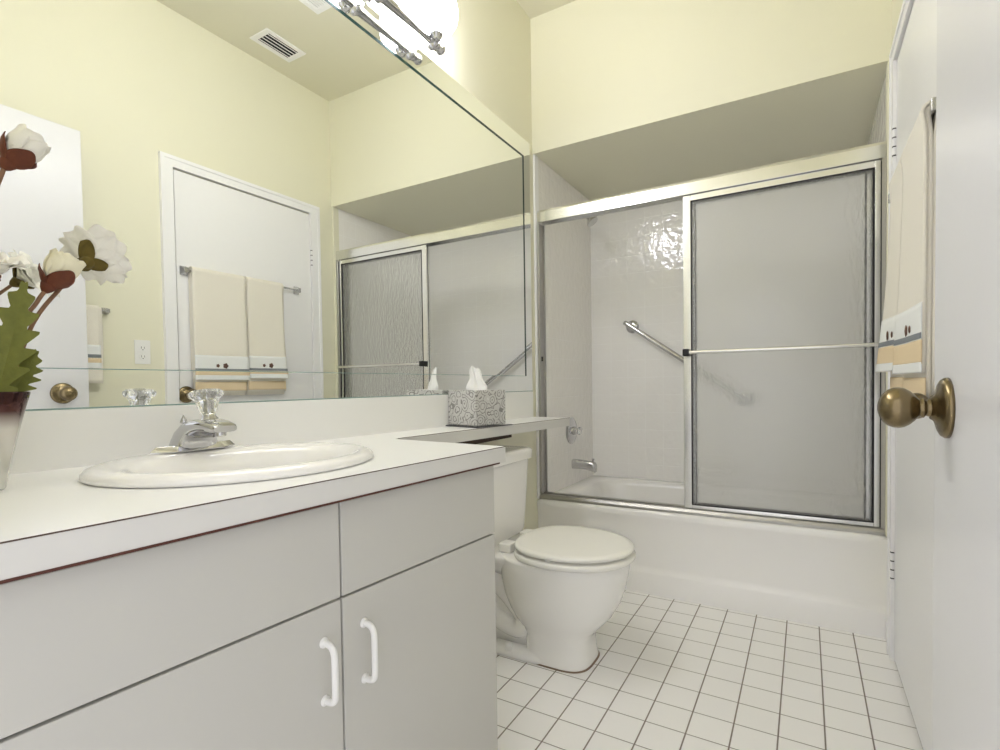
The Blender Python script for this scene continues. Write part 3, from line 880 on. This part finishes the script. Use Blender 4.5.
# ================================================================== BATHTUB
tub = thing('bathtub', 'white alcove bathtub with plain apron behind sliding shower doors', 'bathtub', (0.76, 2.9, 0))
ZT = 0.405
bm = bmesh.new()
x0, x1, y0, y1 = 0.003, W - 0.003, YT, YB - 0.003
cxm, cym = (x0 + x1) / 2, (y0 + y1) / 2
NT = 96
def rr_(hx, hy, z, e, dx=0.0, dy=0.0):
    return superellipse(cxm + dx, cym + dy, hx, hy, z, NT, e)
hx, hy = (x1 - x0) / 2, (y1 - y0) / 2
rings = [rr_(hx, hy, ZT - 0.03, 40), rr_(hx, hy, ZT - 0.012, 40), rr_(hx - 0.003, hy - 0.003, ZT - 0.004, 40), rr_(hx - 0.012, hy - 0.012, ZT, 36), rr_(hx - 0.10, hy - 0.085, ZT, 7, 0, 0.0),
         rr_(hx - 0.115, hy - 0.098, ZT - 0.008, 6), rr_(hx - 0.125, hy - 0.108, ZT - 0.03, 6), rr_(hx - 0.15, hy - 0.125, 0.22, 5.5), rr_(hx - 0.18, hy - 0.14, 0.13, 5), rr_(hx - 0.23, hy - 0.17, 0.095, 4.5), rr_(hx - 0.4, hy - 0.28, 0.088, 3.5)]
add_rings(bm, rings, False, True)
obj('tub_shell', bm, M['tub_white'], tub, auto=60)
# apron: slightly recessed face with a ledge low down
bm = bmesh.new()
prof = [(YT + 0.020, ZT - 0.006), (YT + 0.001, ZT - 0.012), (YT, ZT - 0.030), (YT + 0.005, ZT - 0.045), (YT + 0.012, 0.30), (YT + 0.013, 0.135), (YT + 0.010, 0.118), (YT + 0.003, 0.108), (YT, 0.100), (YT, 0.0), (YT + 0.03, 0.0), (YT + 0.03, ZT - 0.02)]
add_rings(bm, [[Vector((x, p[0], p[1])) for p in prof] for x in (x0, x1)])
obj('apron', bm, M['tub_white'], tub, auto=50)
obj('overflow_cap', lathe((0.115, 2.90, 0.345), (1, 0, 0.15), [(0, 0.034), (0.006, 0.034), (0.012, 0.026), (0.014, 0.005)], 28), M['chrome'], tub, auto=40, label='chrome overflow cap')

# ------------------------------------------------------------------ shower doors
sd = thing('shower_door', 'sliding shower door set with bright metal frame over the tub', 'shower door', (0.76, 2.56, ZT))
HZ0, HZ1 = 1.884, 1.946
def header():
    bm = bmesh.new()
    prof = [(2.530, HZ0), (2.530, HZ1 - 0.012), (2.535, HZ1), (2.600, HZ1), (2.604, HZ1 - 0.01), (2.604, HZ0), (2.598, HZ0), (2.598, HZ0 + 0.03), (2.536, HZ0 + 0.03), (2.536, HZ0)]
    add_rings(bm, [[Vector((x, p[0], p[1])) for p in prof] for x in (0.0135, W - 0.0135)])
    return bm
obj('header_rail', header(), M['alu'], sd)
bm = bmesh.new()
prof = [(2.526, ZT + 0.0008), (2.526, ZT + 0.012), (2.534, ZT + 0.024), (2.560, ZT + 0.024), (2.560, ZT + 0.016), (2.575, ZT + 0.016), (2.575, ZT + 0.026), (2.604, ZT + 0.026), (2.604, ZT + 0.0008)]
add_rings(bm, [[Vector((x, p[0], p[1])) for p in prof] for x in (0.0135, W - 0.0135)])
obj('bottom_track', bm, M['jamb'], sd)
for (a, b) in ((0.0130, 0.026), (W - 0.026, W - 0.0130)):
    obj('side_jamb', B(((a, 2.530, ZT + 0.0265), (b, 2.536, HZ0)), ((a, 2.598, ZT + 0.0265), (b, 2.604, HZ0)), ((a, 2.536, ZT + 0.0265), (a + 0.003, 2.598, HZ0)) if a < 0.5 else ((b - 0.003, 2.536, ZT + 0.0265), (b, 2.598, HZ0))), M['jamb'], sd)
obj('jamb_bumper', B(((0.0311, 2.532, 1.145), (0.036, 2.545, 1.17))), M['black'], sd, label='black rubber bumper on the jamb')
def panel(xa, xb, y, name, bar, gm):
    za, zb2 = ZT + 0.028, HZ0 + 0.022
    t = 0.012
    pf = obj(name, B(((xa, y - t / 2, za), (xa + 0.034, y + t / 2, zb2)), ((xb - 0.020, y - t / 2, za), (xb, y + t / 2, zb2)),
                     ((xa + 0.034, y - t / 2, zb2 - 0.05), (xb - 0.020, y + t / 2, zb2)), ((xa + 0.034, y - t / 2, za), (xb - 0.020, y + t / 2, za + 0.016))), M['alu'], sd, bevel=0.0015)
    obj('gasket', B(((xa + 0.034, y - t / 2 - 0.0008, za + 0.016), (xa + 0.0385, y + t / 2 + 0.0008, zb2 - 0.05)), ((xb - 0.0265, y - t / 2 - 0.0008, za + 0.016), (xb - 0.020, y + t / 2 + 0.0008, zb2 - 0.05)),
                    ((xa + 0.0385, y - t / 2 - 0.0008, zb2 - 0.0545), (xb - 0.0245, y + t / 2 + 0.0008, zb2 - 0.05)), ((xa + 0.0385, y - t / 2 - 0.0008, za + 0.016), (xb - 0.0245, y + t / 2 + 0.0008, za + 0.0205))), M['black'], pf, label='black rubber gasket')
    obj('glass_pane', B(((xa + 0.038, y - 0.0025, za + 0.0202), (xb - 0.0242, y + 0.0025, zb2 - 0.0542))), M[gm], pf, label='pebbled obscure glass pane')
    if bar:
        yb_ = y - 0.042
        tbm = tube([(xa + 0.012, yb_, 1.158), (xb - 0.014, yb_, 1.158)], 0.0085, 16)
        o = obj('towel_rail', tbm, M['alu'], pf, auto=40, label='horizontal metal rail across the pane')
        obj('rail_bracket', B(((xa + 0.004, yb_ - 0.012, 1.142), (xa + 0.032, y - t / 2, 1.174))), M['black'], pf, bevel=0.003, label='black rail bracket')
        obj('rail_bracket', B(((xb - 0.020, yb_ - 0.007, 1.150), (xb - 0.008, y - t / 2, 1.166))), M['alu'], pf, bevel=0.002, label='metal rail bracket')
    obj('gap_shade_strip', B(((xb + 0.0003, y - t / 2, za), (xb + 0.0045, y + t / 2, zb2 - 0.03))), M['black'], pf, label='black strip painted in as the dark gap at the edge')  # stands in for the dark gap between panel and jamb
    return pf
panel(0.760, 1.507, 2.550, 'door_panel', True, 'glass')
panel(0.772, 1.484, 2.586, 'door_panel', False, 'glass_thin')

# ------------------------------------------------------------------ bath fittings
gb = thing('grab_bar', 'chrome grab bar slanting down across the back wall of the tub', 'grab bar', (0.28, YB, 1.38))
ga, gbv = Vector((0.287, YB - 0.055, 1.384)), Vector((0.952, YB - 0.055, 0.918))
dd = (gbv - ga).normalized()
obj('bar', tube(smooth_path([ga + Vector((0, 0.05, 0)), ga + Vector((0, 0.012, 0)), ga + dd * 0.02 + Vector((0, -0.0, 0)), gbv - dd * 0.02, gbv + Vector((0, 0.012, 0)), gbv + Vector((0, 0.05, 0))], 6), 0.0155, 18), M['chrome'], gb, smooth=True)
for p in (ga, gbv):
    obj('flange', lathe((p.x, YB, p.z), (0, -1, 0), [(0, 0.041), (0.006, 0.041), (0.012, 0.032), (0.016, 0.018)], 32), M['chrome'], gb, auto=40)
sp_ = thing('tub_spout', 'chrome tub spout low on the tiled end wall', 'tub spout', (0.008, 3.03, 0.525))
bm = bmesh.new()
pts = [((0.008, 0.527), 0.027, 0.030), ((0.05, 0.527), 0.026, 0.029), ((0.10, 0.524), 0.025, 0.028), ((0.135, 0.518), 0.024, 0.030), ((0.150, 0.512), 0.022, 0.032), ((0.156, 0.510), 0.016, 0.025)]
add_rings(bm, [[Vector((c[0], 3.015 + hw * math.copysign(abs(math.cos(t)) ** 0.7, math.cos(t)), c[1] + hh * math.copysign(abs(math.sin(t)) ** 0.7, math.sin(t)))) for t in [2 * math.pi * k / 24 for k in range(24)]] for c, hw, hh in pts])
obj('spout_body', bm, M['nickel'], sp_, auto=50)
obj('diverter_knob', lathe((0.137, 3.015, 0.546), (0, 0, 1), [(0, 0.006), (0.01, 0.006), (0.012, 0.009), (0.02, 0.008)], 16), M['chrome'], sp_, auto=40)
sv = thing('shower_valve', 'round chrome shower valve on the tiled end wall above the spout', 'valve', (0.008, 2.985, 0.735))
obj('escutcheon', lathe((0.008, 2.985, 0.735), (1, 0, 0), [(0, 0.082), (0.004, 0.082), (0.010, 0.074), (0.015, 0.05), (0.018, 0.03)], 44), M['chrome'], sv, auto=40)
vh = obj('valve_hub', lathe((0.024, 2.985, 0.735), (1, 0, 0), [(0, 0.026), (0.02, 0.024), (0.024, 0.018), (0.03, 0.016)], 24), M['chrome'], sv, auto=40)
obj('valve_handle', lathe((0.054, 2.985, 0.735), (1, 0, 0), [(0, 0.016), (0.004, 0.024), (0.010, 0.026), (0.018, 0.024), (0.022, 0.016)], 10), M['acrylic'], vh, auto=30, label='clear faceted valve handle')
sh = thing('shower', 'chrome shower arm and head half hidden behind the header rail', 'shower head', (0.008, 3.0, 2.08))
obj('arm_flange', lathe((0.008, 3.02, 2.085), (1, 0, 0), [(0, 0.03), (0.004, 0.03), (0.010, 0.016)], 24), M['chrome'], sh, auto=40)
obj('shower_arm', tube(smooth_path([(0.010, 3.02, 2.085), (0.05, 3.02, 2.085), (0.09, 3.02, 2.066), (0.118, 3.02, 2.030)], 6), 0.0105, 14), M['nickel'], sh, smooth=True)
obj('spray_head', lathe((0.112, 3.02, 2.037), (0.62, 0.0, -0.78), [(0, 0.013), (0.014, 0.017), (0.022, 0.014), (0.034, 0.024), (0.052, 0.036), (0.060, 0.036), (0.062, 0.030)], 24), M['nickel'], sh, auto=40)
so = thing('soap_dish', 'white ceramic soap dish on the back tile behind the pebbled glass', 'soap dish', (0.79, YB, 0.50))
bm = bmesh.new()
add_rings(bm, [superellipse(0.79, YB - 0.045, 0.085 * f, 0.045 * f if f < 1 else 0.045, z, 40, 3.5) for f, z in ((0.6, 0.468), (0.85, 0.474), (1.0, 0.492), (1.0, 0.502), (0.92, 0.504), (0.85, 0.490), (0.6, 0.482))])
obj('dish', bm, M['porcelain'], so, smooth=True)
obj('back_plate', B(((0.70, YB - 0.014, 0.455), (0.88, YB - 0.0005, 0.585))), M['porcelain'], so, bevel=0.005, seg=3)

# ================================================================== VANITY LIGHT
vl = thing('vanity_light', 'chrome vanity light bar with frosted white globes above the mirror', 'light', (0.0, 1.05, 2.33))
GZ = 2.290
GY = [1.575, 1.295, 1.015, 0.735]
obj('back_plate', B(((0.0005, 1.00, 2.285), (0.022, 1.31, 2.365))), M['chrome'], vl, bevel=0.006, seg=3)
BX_ = 0.062
prof = []
for gy in reversed(GY):                      # turned bar: a flared collar at each lamp, tapering towards the next
    prof += [(gy - 0.010, 0.011), (gy - 0.006, 0.022), (gy, 0.026), (gy + 0.008, 0.026), (gy + 0.012, 0.020), (gy + 0.030, 0.0175), (gy + 0.20, 0.0105)]
prof = [(GY[-1] - 0.06, 0.008)] + prof[:-2]
obj('light_bar', lathe((BX_, 0, GZ), (0, 1, 0), prof, 28), M['chrome'], vl, auto=40)
for sgn, y0_ in ((1, GY[0] + 0.013), (-1, GY[-1] - 0.061)):
    obj('finial', lathe((BX_, y0_, GZ), (0, sgn, 0), [(0, 0.012), (0.006, 0.0165), (0.016, 0.020), (0.020, 0.014), (0.024, 0.010), (0.030, 0.018), (0.038, 0.0205), (0.048, 0.017), (0.054, 0.008), (0.056, 0.002)], 24), M['chrome'], vl, smooth=True)
for yy in (1.10, 1.21):
    obj('bar_post', tube([(0.02, yy, GZ + 0.02), (0.06, yy, GZ)], 0.009, 12), M['chrome'], vl, auto=40)
GX = 0.090
for gy in GY:
    g2 = gy - 0.010
    obj('lamp_arm', tube(smooth_path([(BX_, g2, GZ), (0.095, g2, GZ - 0.006), (GX, g2, GZ - 0.006)], 5), 0.009, 14), M['chrome'], vl, smooth=True)
    obj('socket_cup', lathe((GX, g2, GZ - 0.011), (0, 0, 1), [(0, 0.010), (0.003, 0.016), (0.010, 0.018), (0.014, 0.022), (0.020, 0.026)], 28), M['chrome'], vl, auto=40)
    prof = [(0.0, 0.024), (0.006, 0.040), (0.020, 0.060), (0.044, 0.075), (0.074, 0.081), (0.102, 0.078), (0.128, 0.066), (0.144, 0.052), (0.152, 0.044)]
    obj('globe', lathe((GX, g2, GZ + 0.010), (0, 0, 1), prof, 40), M['globe'], vl, smooth=True, label='lit frosted white glass shade')

# ================================================================== TOWEL BAR AND TOWELS ON THE CLOSET DOOR
DX = W - 0.006
BXX, BZ = W - 0.032, 1.632
tbar = thing('towel_bar', 'satin metal towel bar screwed to the white closet door', 'towel bar', (DX, 1.88, BZ))
obj('bar', tube([(BXX, 1.514, BZ), (BXX, 2.205, BZ)], 0.006, 14), M['nickel'], tbar, auto=40)
for yy in (1.516, 2.205):
    bm = bmesh.new()
    add_rings(bm, [[Vector((x, yy + a * h, BZ + b * h * 1.3)) for a, b in ((-1, -1), (1, -1), (1, 1), (-1, 1))] for x, h in ((DX, 0.018), (DX - 0.005, 0.018), (DX - 0.018, 0.011), (DX - 0.036, 0.011))])
    obj('post', bm, M['nickel'], tbar, bevel=0.002)

def drape(y0, y1, bar_x, bar_z, r, zf_, zb_, th, flare=0.0, wav=0.004, rc=None, ph=0.0, nv=20):
    rc = r if rc is None else rc
    near = lambda z: rc + (r - rc) * max(0.0, 1 - (bar_z - z) / 0.07) ** 2
    """a towel folded over a bar that runs along y; front side towards -x"""
    prof = []
    for k in range(9):
        s = k / 8
        z = zb_ + (bar_z - zb_) * (1 - (1 - s) ** 2)
        prof.append((bar_x + near(z), z, 0))
    for k in range(1, 8):
        a = math.pi * k / 8
        prof.append((bar_x + r * math.cos(a), bar_z + r * math.sin(a), 0))
    for k in range(31):
        s = (k / 30) ** 1.5
        z = bar_z + (zf_ - bar_z) * s
        prof.append((bar_x - near(z), z, s))
    bm = bmesh.new()
    g = []
    for x, z, s in prof:
        row = []
        for j in range(nv + 1):
            t = j / nv
            xx = x - flare * t * s ** 1.6 - wav * t * s * (0.5 + 0.5 * math.sin(ph + 7 * t + 1.2 * math.sin(3 * s)))
            row.append(bm.verts.new((xx, y0 + (y1 - y0) * t + 0.004 * math.sin(ph + 5 * s) * (1 if t > 0.5 else -1) * s, z)))
        g.append(row)
    for a, b in zip(g, g[1:]):
        for j in range(nv):
            bm.faces.new((a[j], a[j + 1], b[j + 1], b[j]))
    return bm, prof

def towel(name, label, group, y0, y1, bar_x, bar_z, r, zf_, zb_, th, flare, wav, ph, band=None, hem=True, rc=None):
    rc = r if rc is None else rc
    t = thing(name, label, 'towel', (bar_x, (y0 + y1) / 2, bar_z), group)
    bm, prof = drape(y0, y1, bar_x, bar_z, r, zf_, zb_, th, flare, wav, rc, ph=ph)
    obj('towel_cloth', bm, M['towel'], t, smooth=True, solid=th)
    def strip(nm, za, zb2, off, m, label_):
        bm = bmesh.new()
        g = []
        for i in range(7):
            z = za + (zb2 - za) * i / 6
            s = (z - bar_z) / (zf_ - bar_z)
            row = []
            for j in range(21):
                tt = j / 20
                xx = bar_x - rc - flare * tt * s ** 1.6 - wav * tt * s * (0.5 + 0.5 * math.sin(ph + 7 * tt + 1.2 * math.sin(3 * s))) - th / 2 - off
                row.append(bm.verts.new((xx, y0 + 0.001 + (y1 - y0 - 0.002) * tt, z)))
            g.append(row)
        for a, b in zip(g, g[1:]):
            for j in range(20):
                bm.faces.new((a[j], a[j + 1], b[j + 1], b[j]))
        return obj(nm, bm, m, t, smooth=True, solid=0.0016, label=label_)
    if band:
        bt, bb = band
        bnd = strip('border_band', bt, bb, 0.0012, M['band'], 'white woven border band')
        strip('stripe', bb + 0.018, bb + 0.004, 0.0022, M['band_stripe'], 'grey woven stripe')
        strip('sand_border', bb + 0.003, bb - 0.055, 0.0012, M['sand'], 'sand coloured border')
        strip('hem', zf_ + 0.026, zf_ + 0.001, 0.0016, M['band'], 'white hem')
        ym = (y0 + y1) / 2
        for dy, sz in ((-0.028, 0.009), (0.014, 0.014)):
            s = ((bt + bb) / 2 - 0.012 - bar_z) / (zf_ - bar_z)
            tt = (ym + dy - y0) / (y1 - y0)
            xx = bar_x - rc - flare * tt * s ** 1.6 - wav * tt * s * (0.5 + 0.5 * math.sin(ph + 7 * tt + 1.2 * math.sin(3 * s))) - th / 2 - 0.002
            bm = bmesh.new()
            n_ = 20
            add_rings(bm, [[Vector((xx - h, ym + dy + f * sz * math.cos(2 * math.pi * k / n_) * (1 + 0.12 * math.cos(10 * math.pi * k / n_)), (bt + bb) / 2 - 0.010 + f * sz * math.sin(2 * math.pi * k / n_) * (1 + 0.12 * math.cos(10 * math.pi * k / n_)))) for k in range(n_)] for f, h in ((1, 0), (1, 0.0015), (0.6, 0.003), (0.2, 0.0035))])
            obj('shell_motif', bm, M['shell'], bnd, smooth=True, label='brown shell motif')
    elif hem:
        strip('sand_border', zf_ + 0.060, zf_ + 0.012, 0.0010, M['sand'], 'sand coloured border')
    return t

G1, G2 = 'bath towels under the hand towels', 'decorated hand towels on the closet door'
towel('bath_towel', 'plain cream bath towel hanging beneath the hand towel nearest the closet door knob', G1, 1.541, 1.830, BXX, BZ, 0.0115, 0.965, 0.95, 0.010, 0.004, 0.002, 0.4, rc=0.0054)
towel('bath_towel', 'plain cream bath towel hanging beneath the hand towel nearest the tub', G1, 1.840, 2.085, BXX, BZ, 0.0115, 0.968, 0.95, 0.010, 0.004, 0.002, 1.9, rc=0.0054)
towel('hand_towel', 'cream hand towel with shell border, the one nearest the closet door knob', G2, 1.538, 1.832, BXX, BZ, 0.0205, 1.035, 1.10, 0.007, 0.016, 0.005, 0.2, band=(1.200, 1.112), rc=0.0145)
towel('hand_towel', 'cream hand towel with shell border, the one nearest the tub', G2, 1.842, 2.075, BXX, BZ, 0.0205, 1.045, 1.10, 0.007, 0.034, 0.005, 2.2, band=(1.208, 1.120), rc=0.0145)

# towel on a second short bar, half hidden behind the entry door
tb2 = thing('towel_bar', 'short towel bar on the yellow wall behind the open entry door', 'towel bar', (W, 0.95, 1.39))
obj('bar', tube([(1.507, 0.72, 1.385), (1.507, 1.165, 1.385)], 0.006, 12), M['nickel'], tb2, auto=40)
for yy in (0.725, 1.162):
    bm = bmesh.new()
    add_rings(bm, [[Vector((x, yy + a * h, 1.385 + b * h)) for a, b in ((-1, -1), (1, -1), (1, 1), (-1, 1))] for x, h in ((W, 0.014), (W - 0.006, 0.014), (W - 0.022, 0.009), (W - 0.034, 0.009))])
    obj('post', bm, M['nickel'], tb2, bevel=0.001)
towel('bath_towel', 'cream towel half hidden behind the open entry door', None, 0.86, 1.135, 1.507, 1.385, 0.0105, 1.02, 1.06, 0.005, 0.0, 0.001, 0.4, hem=False)
towel('hand_towel', 'small cream towel with white border half hidden behind the open entry door', None, 0.88, 1.125, 1.507, 1.385, 0.0165, 1.12, 1.22, 0.004, 0.0, 0.001, 0.9, band=(1.225, 1.165))

# ================================================================== SMALL WALL AND CEILING THINGS
ol = thing('wall_outlet', 'white duplex outlet on the yellow wall beside the closet door', 'outlet', (W, 1.315, 1.205))
obj('cover_plate', B(((W - 0.006, 1.280, 1.147), (W - 0.0003, 1.350, 1.263))), M['plastic'], ol, bevel=0.0025, seg=3)
for z in (1.184, 1.226):
    rc = obj('receptacle', (lambda b_: (add_rings(b_, [[Vector((W - 0.0058, p.x, p.y)) for p in superellipse(1.315, z, 0.017, 0.0145, 0, 28, 3)], [Vector((W - 0.0085, p.x, p.y)) for p in superellipse(1.315, z, 0.016, 0.0135, 0, 28, 3)]]), b_)[1])(bmesh.new()), M['plastic'], ol)
    obj('contact_slot', B(((W - 0.0092, 1.307, z - 0.005), (W - 0.0086, 1.309, z + 0.006)), ((W - 0.0092, 1.320, z - 0.005), (W - 0.0086, 1.322, z + 0.005)), ((W - 0.0092, 1.312, z - 0.012), (W - 0.0086, 1.317, z - 0.008))), M['slot'], rc, label='dark contact slots')

def vent(name, label, x0, x1, y0, y1, n, dark, z=ZC):
    t = thing(name, label, 'vent', ((x0 + x1) / 2, (y0 + y1) / 2, z))
    fw_ = 0.026
    bm = B(((x0, y0, z - 0.007), (x0 + fw_, y1, z - 0.0005)), ((x1 - fw_, y0, z - 0.007), (x1, y1, z - 0.0005)), ((x0 + fw_, y0, z - 0.007), (x1 - fw_, y0 + fw_ * 1.2, z - 0.0005)), ((x0 + fw_, y1 - fw_ * 1.2, z - 0.007), (x1 - fw_, y1, z - 0.0005)))
    obj('frame', bm, M['plastic'], t, bevel=0.002)
    obj('backing', B(((x0 + fw_, y0 + fw_, z - 0.0022), (x1 - fw_, y1 - fw_, z - 0.0004))), M['duct'] if dark else M['slot'], t, label='dark plate painted as the shade behind the slats')  # flat plate; the shade inside the vent is put into its colour
    for k in range(n):
        xa = x0 + fw_ + (x1 - x0 - 2 * fw_) * (k + 0.5) / n
        hw = (x1 - x0 - 2 * fw_) / n * (0.07 if dark else 0.3)
        bm = bmesh.new()
        add_rings(bm, [[Vector((xa - hw, y, z - 0.003)), Vector((xa + hw, y, z - 0.0055)), Vector((xa + hw + 0.001, y, z - 0.005)), Vector((xa - hw + 0.001, y, z - 0.0024))] for y in (y0 + fw_ + 0.001, y1 - fw_ - 0.001)])
        obj('slat', bm, M['plastic'], t)
vent('air_register', 'white ceiling air register with four dark slots', 1.245, 1.395, 1.835, 2.090, 4, True)
vent('exhaust_grille', 'white slatted exhaust fan grille on the ceiling', 0.70, 0.932, 1.665, 1.905, 13, False)
